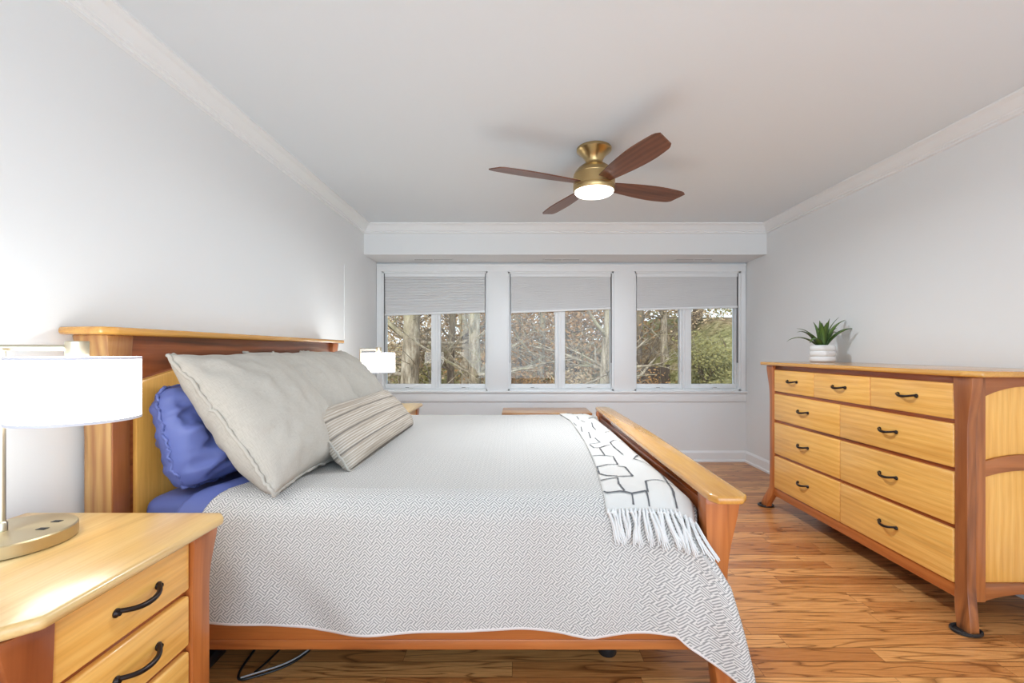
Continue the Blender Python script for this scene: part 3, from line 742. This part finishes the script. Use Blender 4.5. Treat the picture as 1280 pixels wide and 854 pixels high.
# ------------------------------------------------------------------ table lamps
def table_lamp():
    bx, by = -1.252, 1.12; sx, sy = -1.144, 1.178; px_, py_ = -1.272, 1.118
    lp = empty('table_lamp', (bx, by, NZ), 'lit table lamp with white drum shade and brass disc base close to the camera', 'lamp', 'table lamps on the nightstands')
    base = obj('lamp_base', lathe(B(), [(.120, 0), (.122, .002), (.122, .030), (.119, .033), (.0, .033)][:4], (bx, by, NZ+.0005), 64), M_brass_disc, lp)
    for ox, oy, r in ((.052, .062, .3), (.066, .012, .3)):
        bm = B(); box(bm, -.011, .011, -.007, .007, 0, .0012, .0005); box(bm, -.006, .006, -.0025, .0025, .001, .002)
        for v in bm.verts: v.co = Vector((bx+ox+v.co.x, by+oy+v.co.y, NZ+.0335+v.co.z))
        obj('charging_port', bm, M_dark, base)
    za = 1.207
    bm = B(); tube(bm, [(px_, py_, NZ+.03), (px_, py_, za)], .0075, 16); lathe(bm, [(.011, 0), (.011, .02), (.008, .024)], (px_, py_, NZ+.033), 16)
    obj('lamp_pole', bm, M_nickel, lp)
    bm = B(); tube(bm, [(px_-.004, py_-.002, za), (sx, sy, za)], .0075, 12)
    obj('lamp_arm', bm, M_nickel, lp)
    obj('socket_cap', lathe(B(), [(.022, 0), (.024, .002), (.024, .046), (.022, .048)], (sx, sy, 1.176), 28), M_nickel, lp)
    r, z0, z1 = .130, 1.018, 1.183
    bm = B(); lathe(bm, [(r, z0), (r, z1), (r-.002, z1), (r-.002, z0), (r, z0)], (sx, sy, 0), 64, cap=False)
    sh = obj('lamp_shade', bm, M_glow, lp)
    obj('shade_ring', lathe(B(), [(r+.0008, z0), (r+.0008, z0+.007), (r-.003, z0+.007), (r-.003, z0), (r+.0008, z0)], (sx, sy, 0), 64, cap=False), M_shade_trim, sh)
    bm = lathe(B(), [(r+.0008, z1-.007), (r+.0008, z1), (r-.003, z1), (r-.003, z1-.007), (r+.0008, z1-.007)], (sx, sy, 0), 64, cap=False)
    for k in range(3):
        a = k*2*PI/3+.4; tube(bm, [(sx+.02*math.cos(a), sy+.02*math.sin(a), 1.178), (sx+(r-.002)*math.cos(a), sy+(r-.002)*math.sin(a), 1.178)], .0015, 6)
    obj('shade_spider', bm, M_shade_trim, sh)
    bm = B(); lathe(bm, [(.012, 1.176), (.014, 1.15), (.020, 1.135), (.026, 1.115), (.024, 1.09), (.010, 1.076)], (sx, sy, 0), 20)
    obj('bulb', bm, mat('lit_bulb', (1, 1, 1), .5, emit=(1, .96, .9), estr=5), lp)
    return lp
m = mat('brushed_brass_disc', (.56, .46, .28), .32, 1.0); m.node_tree.nodes['Principled BSDF'].inputs['Anisotropic'].default_value = .8; M_brass_disc = m
tl = table_lamp()
tl2 = copy_tree(tl, (-1.252+.014, 1.12+2.525, NZ), label='lit table lamp with white drum shade by the windows behind the shams')
for y_ in (1.178, 1.178+2.525):
    lamp_light('lamp_bulb_light', 'POINT', (-1.144+(.014 if y_ > 2 else 0), y_, 1.10), 4.2, (.86, .95, 1), shadow_soft_size=.022)

# ------------------------------------------------------------------ ceiling fan
FX, FY, FZ = .474, 2.78, 2.22
fan = empty('ceiling_fan', (FX, FY, ZC), 'brass flush mount ceiling fan with four dark wooden blades and lit lens', 'ceiling fan')
obj('canopy', lathe(B(), [(.103, 0), (.106, -.003), (.106, -.016), (.102, -.021), (.090, -.030), (.072, -.046), (.060, -.064), (.052, -.080), (.050, -.088)], (FX, FY, ZC), 56), M_brass, fan)
obj('motor_housing', lathe(B(), [(.048, -.086), (.053, -.089), (.053, -.096), (.058, -.101), (.080, -.112), (.103, -.130), (.119, -.150), (.125, -.165), (.1235, -.167), (.1235, -.170), (.127, -.172), (.127, -.236), (.1245, -.238), (.1245, -.241), (.127, -.243), (.127, -.260), (.122, -.267)], (FX, FY, ZC), 64), M_brass, fan)
obj('light_lens', lathe(B(), [(.119, -.262), (.117, -.272), (.108, -.280), (.085, -.286), (.05, -.289), (.01, -.290)], (FX, FY, ZC), 56), M_lens, fan)
def blade(ang):
    L0, L1 = .118, .665; bm = bmesh.new(); n = 28; top_, bot_ = [], []
    for i in range(n+1):
        t = i/n; x = L0+(L1-L0)*t
        w_ = .042+.036*math.sin(min(1, t/.70)*PI/2)
        if t > .55: w_ *= 1-.20*((t-.55)/.45)**2
        w_l = w_; w_r = w_*1.0
        xl = x-.035*smooth(.6, 1, t); xr = x+.0*t
        if t > .93: w_r *= 1-.25*((t-.93)/.07)**2; w_l *= 1-.2*((t-.93)/.07)**2
        for lst, h in ((top_, .0035), (bot_, -.0035)): lst.append((bm.verts.new((xl, w_l, h)), bm.verts.new((xr, -w_r, h))))
    for i in range(n):
        a, b = top_[i], top_[i+1]; bm.faces.new((a[0], a[1], b[1], b[0]))
        a, b = bot_[i], bot_[i+1]; bm.faces.new((a[1], a[0], b[0], b[1]))
        bm.faces.new((top_[i][0], top_[i+1][0], bot_[i+1][0], bot_[i][0])); bm.faces.new((top_[i][1], bot_[i][1], bot_[i+1][1], top_[i+1][1]))
    bm.faces.new((top_[0][0], bot_[0][0], bot_[0][1], top_[0][1])); bm.faces.new((top_[n][0], top_[n][1], bot_[n][1], bot_[n][0]))
    bmesh.ops.bevel(bm, geom=[e for e in bm.edges if len(e.link_faces) == 2 and e.calc_face_angle(0) > 1], offset=.002, segments=2, affect='EDGES')
    o = obj('blade', bm, M_blade[0], None)
    o.parent = fan; o.location = (0, 0, FZ-ZC); o.rotation_euler = (math.radians(-12), 0, ang)
    OFF[o.name] = Vector((0, 0, 0))
    bi = B(); prism(bi, [(.10, -.030), (.15, -.036), (.175, -.026), (.185, 0), (.175, .026), (.15, .036), (.10, .030)], 2, .004, .009, .001)
    k = obj('blade_bracket', bi, M_brass, None); k.parent = o
for a in (-68, 22, 112, 202): blade(math.radians(a))
lamp_light('fan_light', 'AREA', (FX, FY, 2.143), 32, (.86, .93, 1), shape='DISK', size=.20)

# ------------------------------------------------------------------ potted plant
px0, py0, pz0 = 2.275, 3.37, 1.112
pp = empty('potted_plant', (px0, py0, pz0), 'small spiky green plant in a ribbed white pot on the dresser', 'potted plant')
prof = [(.062, 0), (.076, .004)]
for k in range(3):
    zc = .022+.041*k
    for i in range(9):
        a = -PI/2+PI*i/8; prof.append((.074+.010*math.cos(a), zc+.020*math.sin(a)))
prof += [(.073, .126), (.067, .126), (.065, .110), (.0, .108)][:3]
obj('pot', lathe(B(), prof, (px0, py0, pz0), 48), M_white_glaze, pp)
obj('soil', lathe(B(), [(.066, .100), (.055, .112), (.02, .116)], (px0, py0, pz0), 24), mat('potting_soil', (.03, .02, .012), .95), pp)
def leaf_mat():
    m = mat('plant_leaf', (.06, .13, .025), .4); t = NT(m); u = t.add('ShaderNodeSeparateXYZ'); t.l.new(t.add('ShaderNodeTexCoord').outputs['UV'], u.inputs[0])
    f = t.math('ABSOLUTE', t.math('SUBTRACT', u.outputs['X'], .5))
    t.l.new(t.ramp(f, [(.1, (.13, .23, .05)), (.40, (.075, .13, .03)), (.5, (.04, .075, .02))]), t.b.inputs['Base Color']); return m
M_leaf = leaf_mat()
LEAVES = [(-2.9, .235, .30, 1.1), (3.05, .245, .10, 1.35), (2.6, .20, .55, 1.0), (-2.5, .22, .12, 1.5), (-1.9, .19, .9, .8), (1.8, .19, 1.15, .5), (-1.5, .20, 1.25, .35), (1.2, .20, 1.1, .5), (.15, .27, .60, 1.0), (-.5, .22, .85, .6), (.35, .20, .55, .95), (-.15, .285, .35, 1.25), (.6, .27, .30, 1.3), (-.8, .21, .5, 1.1), (-2.2, .2, .75, .9)]
for a, L, el, bend in LEAVES:
    bm = bmesh.new(); uvl = bm.loops.layers.uv.new('UVMap'); n = 12; rows = []
    p = Vector((px0+.012*math.cos(a), py0+.012*math.sin(a), pz0+.105)); e = min(1.45, el+.65); side = Vector((-math.sin(a), math.cos(a), 0))
    for i in range(n+1):
        t = i/n; wd = .024*math.sin(PI*min(1, .16+.84*t)**.8)*(1-.15*t)+.0006
        d = Vector((math.cos(a)*math.cos(e), math.sin(a)*math.cos(e), math.sin(e))); up = side.cross(d)
        rows.append([(bm.verts.new(p+side*wd*s_+up*(-.3*wd*(1-abs(s_)))), ((s_+1)/2, t)) for s_ in (-1, 0, 1)])
        p = p+d*L*1.12/n; e -= bend*1.25/n*(.4+1.2*t)
    for r0, r1 in zip(rows, rows[1:]):
        for j in (0, 1):
            q = (r0[j], r0[j+1], r1[j+1], r1[j]); f = bm.faces.new([z[0] for z in q])
            for lp, z in zip(f.loops, q): lp[uvl].uv = z[1]
    obj('leaf', bm, M_leaf, pp, solid=.0012, sharp=60)

# ------------------------------------------------------------------ chest under the windows, cords
ch = empty('blanket_chest', (.30, 4.12, 0), 'low wooden chest standing between the bed and the windows', 'chest')
obj('chest_body', box(B(), -.09, .62, 3.95, 4.26, .06, .63, .004), M_brown[0], ch)
obj('chest_lid', box(B(), -.13, .655, 3.92, 4.29, .63, .657, .006, 3), M_sap[0], ch)
for x in (-.07, .54): 
    for y in (3.96, 4.19): obj('foot', box(B(), x, x+.06, y, y+.06, 0, .061, .003), M_brown[0], ch)
def cord(name, pts, r, lab, m=M_black):
    # smooth the polyline
    P = [Vector(p) for p in pts]
    for _ in range(3):
        Q = [P[0]]
        for a, b in zip(P, P[1:]): Q += [a*.75+b*.25, a*.25+b*.75]
        P = Q + [P[-1]]
    tag(obj(name, tube(B(), P, r, 8), m, None, sharp=80, loc=pts[0]), lab, 'cord')
cord('power_cable', [(-1.06, 1.95, .005), (-1.045, 1.80, .005), (-1.035, 1.69, .005), (-1.01, 1.635, .005), (-.96, 1.655, .006), (-.88, 1.70, .006), (-.83, 1.77, .006), (-.80, 1.92, .006)], .0045, 'black power cord looping on the floor under the bed')
cord('power_cable', [(-.945, 1.98, .005), (-.945, 1.80, .006), (-.955, 1.72, .010), (-.965, 1.668, .014)], .0038, 'short straight black cord branching off the looped cord under the bed')
cord('power_cable', [(-1.0, 1.640, .014), (-.95, 1.665, .016), (-.87, 1.71, .016), (-.825, 1.79, .012), (-.79, 1.95, .006)], .003, 'thin pale cord lying along the black cord under the bed', mat('grey_cord', (.35, .35, .35), .5))
ps = empty('power_adapter', (-1.17, 1.82, 0), 'black power adapter block on the floor beneath the bed rail', 'adapter')
bm = B(); box(bm, -1.235, -1.15, 1.66, 1.80, .001, .05, .010); obj('adapter_case', bm, M_black, ps)
bm = B(); tube(bm, [(-1.19, 1.80, .02), (-1.17, 1.9, .012), (-1.12, 2.0, .006)], .004, 8); obj('adapter_lead', bm, M_black, ps)

# ------------------------------------------------------------------ outside: wooded slope, trees, fence
def ground_h(x, y):
    h = -.5 + 1.15*smooth(9, 30, y) + 1.6*smooth(30, 75, y)
    h += 2.5*smooth(2.6, 5.4, x - (y-9)*.16)*smooth(7, 14, y)
    return h + .12*noise.noise(Vector((x*.35, y*.35, 0))) + .06*noise.noise(Vector((x*1.3, y*1.3, 4)))
def ground_mat():
    m = mat('leaf_litter', (.3, .22, .13), 1, spec=.1); t = NT(m); co = t.add('ShaderNodeTexCoord').outputs['Object']
    a = t.noise(t.mapping(co, (4.5, 4.5, 9)), 1, 7, .75); b = t.noise(t.mapping(co, (.3, .3, .6)), 1, 3)
    c1 = t.ramp(a, [(.34, (.08, .05, .025)), (.48, (.26, .175, .09)), (.60, (.45, .33, .19)), (.70, (.62, .55, .44))])
    c2 = t.ramp(a, [(.34, (.05, .045, .016)), (.5, (.21, .185, .07)), (.66, (.42, .37, .19)), (.74, (.55, .5, .34))])
    t.l.new(t.mix(t.ramp(b, [(.44, (0, 0, 0)), (.56, (1, 1, 1))]), c1, c2), t.b.inputs['Base Color']); return m
bm = bmesh.new(); gx, gy = 80, 80; V = {}
for i in range(gx+1):
    for j in range(gy+1):
        y = 5.2+85*(j/gy)**1.8; x = -35+80*i/gx
        V[i, j] = bm.verts.new((x, y, ground_h(x, y)))
for i in range(gx):
    for j in range(gy): bm.faces.new((V[i, j], V[i+1, j], V[i+1, j+1], V[i, j+1]))
st('ground_outside', bm, ground_mat(), sharp=90)

def bark_mat(name, a, b, g):
    m = mat(name, a, .95, spec=.1); t = NT(m); co = t.add('ShaderNodeTexCoord').outputs['Object']
    n = t.noise(t.mapping(co, (11, 11, 2.4)), 1, 6, .75); n2 = t.noise(t.mapping(co, (1.6, 1.6, .9)), 1, 3)
    c = t.ramp(n, [(.36, tuple(v*.4 for v in a)), (.50, a), (.66, b)])
    t.l.new(t.mix(t.ramp(n2, [(.5, (0, 0, 0)), (.64, (.7, .7, .7))]), c, g), t.b.inputs['Base Color']); return m
M_bark = bark_mat('grey_bark', (.34, .27, .19), (.60, .52, .40), (.46, .41, .24))
M_bark2 = bark_mat('dark_bark', (.19, .14, .10), (.36, .28, .20), (.24, .20, .12))
def leafm(name, c): return mat(name, c, .95, spec=.1)
M_brownleaf = leafm('dry_leaf', (0.4, 0.225, 0.1)); M_palebrown = leafm('pale_dry_leaf', (0.55, 0.4, 0.24)); M_olive = leafm('olive_leaf', (0.27, 0.235, 0.09)); M_pine = leafm('pine_needle', (0.13, 0.15, 0.055))
def limb(bm, p, d, L, r, depth, rnd):
    n = 6; pts, rad = [p.copy()], [r]
    for i in range(n):
        d = (d + Vector((rnd.uniform(-.2, .2), rnd.uniform(-.2, .2), rnd.uniform(-.12, .14)))).normalized(); p = p+d*L/n; pts.append(p.copy()); rad.append(r*(1-.7*(i+1)/n))
    tube(bm, pts, rad, 6 if r > .04 else 4)
    tips = [pts[-1], pts[3]]
    if depth > 0:
        for k in range(4):
            i = rnd.randint(1, n); a = rnd.uniform(0, 2*PI); nd = (d*.6 + Vector((math.cos(a), math.sin(a)*.8, rnd.uniform(-.35, .6)))*.8).normalized()
            tips += limb(bm, pts[i], nd, L*rnd.uniform(.42, .7), max(.006, rad[i]*rnd.uniform(.42, .62)), depth-1, rnd)
    return tips
def leaves(bm, c, R, n, size, rnd, squash=.8):
    for _ in range(n):
        q = Vector((rnd.gauss(0, .5), rnd.gauss(0, .5), rnd.gauss(0, .5)*squash))*R + c
        a = Vector((rnd.uniform(-1, 1), rnd.uniform(-1, 1), rnd.uniform(-1, 1))).normalized()*size*rnd.uniform(.6, 1.2); b = a.orthogonal().normalized()*size*.55
        bm.faces.new([bm.verts.new(q+v) for v in (-a, -b, a, b)])
def tree(x, y, r, H, lean, bark, seed, label, leafm=None, nleaf=0, leafsz=.06, spread=.9, low=1, nl=10):
    rnd = random.Random(seed); z = ground_h(x, y)-.1
    tr = empty('tree', (x, y, z), label, 'tree', 'trees outside the windows')
    bm = B(); n = 9; pts, rad = [], []
    for i in range(n+1):
        t = i/n; pts.append(Vector((x+lean*H*t+.7*r*noise.noise(Vector((seed, t*3, 0))), y+.3*noise.noise(Vector((seed+9, t*2, 0))), z+H*t))); rad.append(r*(1.25 if i == 0 else 1)*(1-.55*t))
    tube(bm, pts, rad, 14); obj('trunk', bm, bark, tr, sharp=80)
    bm = B(); tips = []
    for k in range(nl):
        i = rnd.choice((1, 2, 2, 3, 3, 4, 5)); a = rnd.uniform(0, 2*PI)
        tips += limb(bm, pts[i], Vector((math.cos(a)*.9, math.sin(a)*.6, rnd.uniform(-.05, .8))).normalized(), H*rnd.uniform(.18, .34), min(.055, rad[i]*rnd.uniform(.2, .4)), 2, rnd)
    obj('branches', bm, bark, tr, sharp=80)
    if leafm:
        bm = bmesh.new()
        for tp in tips: leaves(bm, tp, spread, max(3, nleaf//len(tips)), leafsz, rnd)
        f = obj('foliage', bm, leafm, tr, recalc=False); f['kind'] = 'stuff'
    return tr
tree(-2.06, 8.8, .20, 6, .012, M_bark, 3, 'thick pale mossy trunk outside the window beside the bed lamp')
tree(-2.75, 11.5, .09, 6, -.02, M_bark2, 5, 'slim dark tree at the wall side of the bed lamp window', nl=14)
tree(-1.42, 9.6, .085, 6, .02, M_bark2, 8, 'slim forked dark tree outside the window beside the bed lamp', nl=14)
tree(-1.50, 13.0, .15, 7, -.01, M_bark, 11, 'grey trunk seen behind the centre post of the bed lamp window')
tree(-.80, 8.6, .13, 6, 0, M_bark, 15, 'straight grey brown trunk at the edge of the bed lamp window')
tree(.58, 11.5, .10, 6, .03, M_bark, 21, 'slender leaning trunk outside the middle window', M_brownleaf, 900, .05, .8, nl=12)
tree(2.0, 9.8, .17, 6, .0, M_bark, 27, 'thick tan trunk at the dresser side of the middle window')
tree(1.62, 12.0, .075, 5, -.13, M_bark2, 33, 'crooked brown leaved tree behind the middle window', M_brownleaf, 1500, .055, .9, nl=14)
tree(-3.6, 16, .14, 7, .02, M_bark2, 37, 'brown leaved tree far behind the bed lamp window', M_palebrown, 2200, .07, 1.2)
tree(.1, 17, .13, 7, -.02, M_bark2, 41, 'brown leaved beech far behind the middle window', M_brownleaf, 2600, .075, 1.3)
tree(3.75, 14, .19, 7, .0, M_bark2, 45, 'dark straight trunk outside the window by the dresser', nl=12)
tree(4.75, 14.5, .12, 7, .01, M_bark, 47, 'pale straight trunk outside the window by the dresser', nl=12)
tree(6.4, 16, .14, 7, 0, M_bark2, 52, 'olive green evergreen outside the window by the dresser', M_pine, 4200, .08, 1.1, nl=13)
tree(-1.5, 21, .16, 8, .0, M_bark2, 58, 'wide brown tree deep in the wood behind the bed lamp', M_palebrown, 3200, .09, 1.6)
tree(2.6, 20, .16, 8, .0, M_bark2, 61, 'wide brown tree deep in the wood beyond the middle window', M_brownleaf, 3600, .09, 1.6)
def shrub(x, y, R, m, seed, label, n=1500, sz=.045):
    rnd = random.Random(seed); z = ground_h(x, y)
    s = empty('shrub', (x, y, z), label, 'shrub', 'shrubs on the slope outside')
    bm = B()
    for k in range(12):
        a = rnd.uniform(0, 2*PI); limb(bm, Vector((x, y, z-.05)), Vector((math.cos(a)*.6, math.sin(a)*.6, 1)).normalized(), R*1.4, .014, 1, rnd)
    obj('stems', bm, M_bark2, s, sharp=80)
    bm = bmesh.new(); leaves(bm, Vector((x, y, z+R*.75)), R, n, sz, rnd); f = obj('foliage', bm, m, s, recalc=False); f['kind'] = 'stuff'
shrub(-2.7, 12.5, .9, M_olive, 3, 'olive shrub low in the window beside the bed lamp')
shrub(.15, 10.5, .8, M_brownleaf, 5, 'russet shrub low behind the middle window')
shrub(1.35, 10.6, .8, M_palebrown, 7, 'straw coloured shrub beside the thick tan trunk')
shrub(3.0, 11.2, .7, M_brownleaf, 9, 'dark russet shrub in front of the garden fence')
shrub(4.6, 11.0, .7, M_olive, 12, 'olive shrub on the bank outside the window by the dresser')
shrub(5.7, 14.5, 1.0, M_palebrown, 14, 'straw coloured shrub higher on the bank by the dresser window')
# dry brush filling the wood behind the trees
for nm, m, n, seed, lab in (('russet_brush_foliage', M_brownleaf, 9000, 1, 'russet dry leaves filling the wood behind the middle window'),
                            ('straw_brush_foliage', M_palebrown, 9000, 2, 'straw coloured dry leaves filling the wood behind the bed lamp window'),
                            ('olive_brush_foliage', M_olive, 7000, 3, 'olive brown leaves filling the wood behind the dresser window')):
    rnd = random.Random(seed); bm = bmesh.new()
    cl = []
    for _ in range(150):
        y = rnd.uniform(17, 30); cx = {1: 1.5, 2: -3.0, 3: 7.5}[seed]
        x = (cx + rnd.gauss(0, 3.2))*y/20; cl.append(Vector((x, y, ground_h(x, y)+abs(rnd.gauss(0, 2.3)))))
    for c_ in cl: leaves(bm, c_, 1.5, n//150, .10, rnd)
    tag(obj(nm, bm, m, None, recalc=False, loc=(0, 20, 1)), lab, 'foliage', kind='stuff')
# garden fence down the slope
gf = empty('garden_fence', (3.3, 12.6, ground_h(3.3, 12.6)), 'dark board fence across the slope outside the window by the dresser', 'fence')
M_fence = wood('weathered_board', (.075, .055, .042), (.11, .08, .06), (.035, .028, .02), 2, .9, .5, 0)
bm = B(); zf = -.3
for k in range(12): box(bm, 2.65+.135*k, 2.65+.135*k+.125, 12.6, 12.625, zf-.4, zf+1.02+.01*(k % 3), .004)
obj('fence_boards', bm, M_fence, gf)
for x in (2.7, 3.5, 4.18): obj('fence_post', box(B(), x, x+.09, 12.63, 12.72, zf-.4, zf+1.1, .006), M_fence, gf)
bm = B(); box(bm, 2.65, 4.26, 12.625, 12.66, zf+.2, zf+.29); box(bm, 2.65, 4.26, 12.625, 12.66, zf+.72, zf+.81); obj('fence_rail', bm, M_fence, gf)
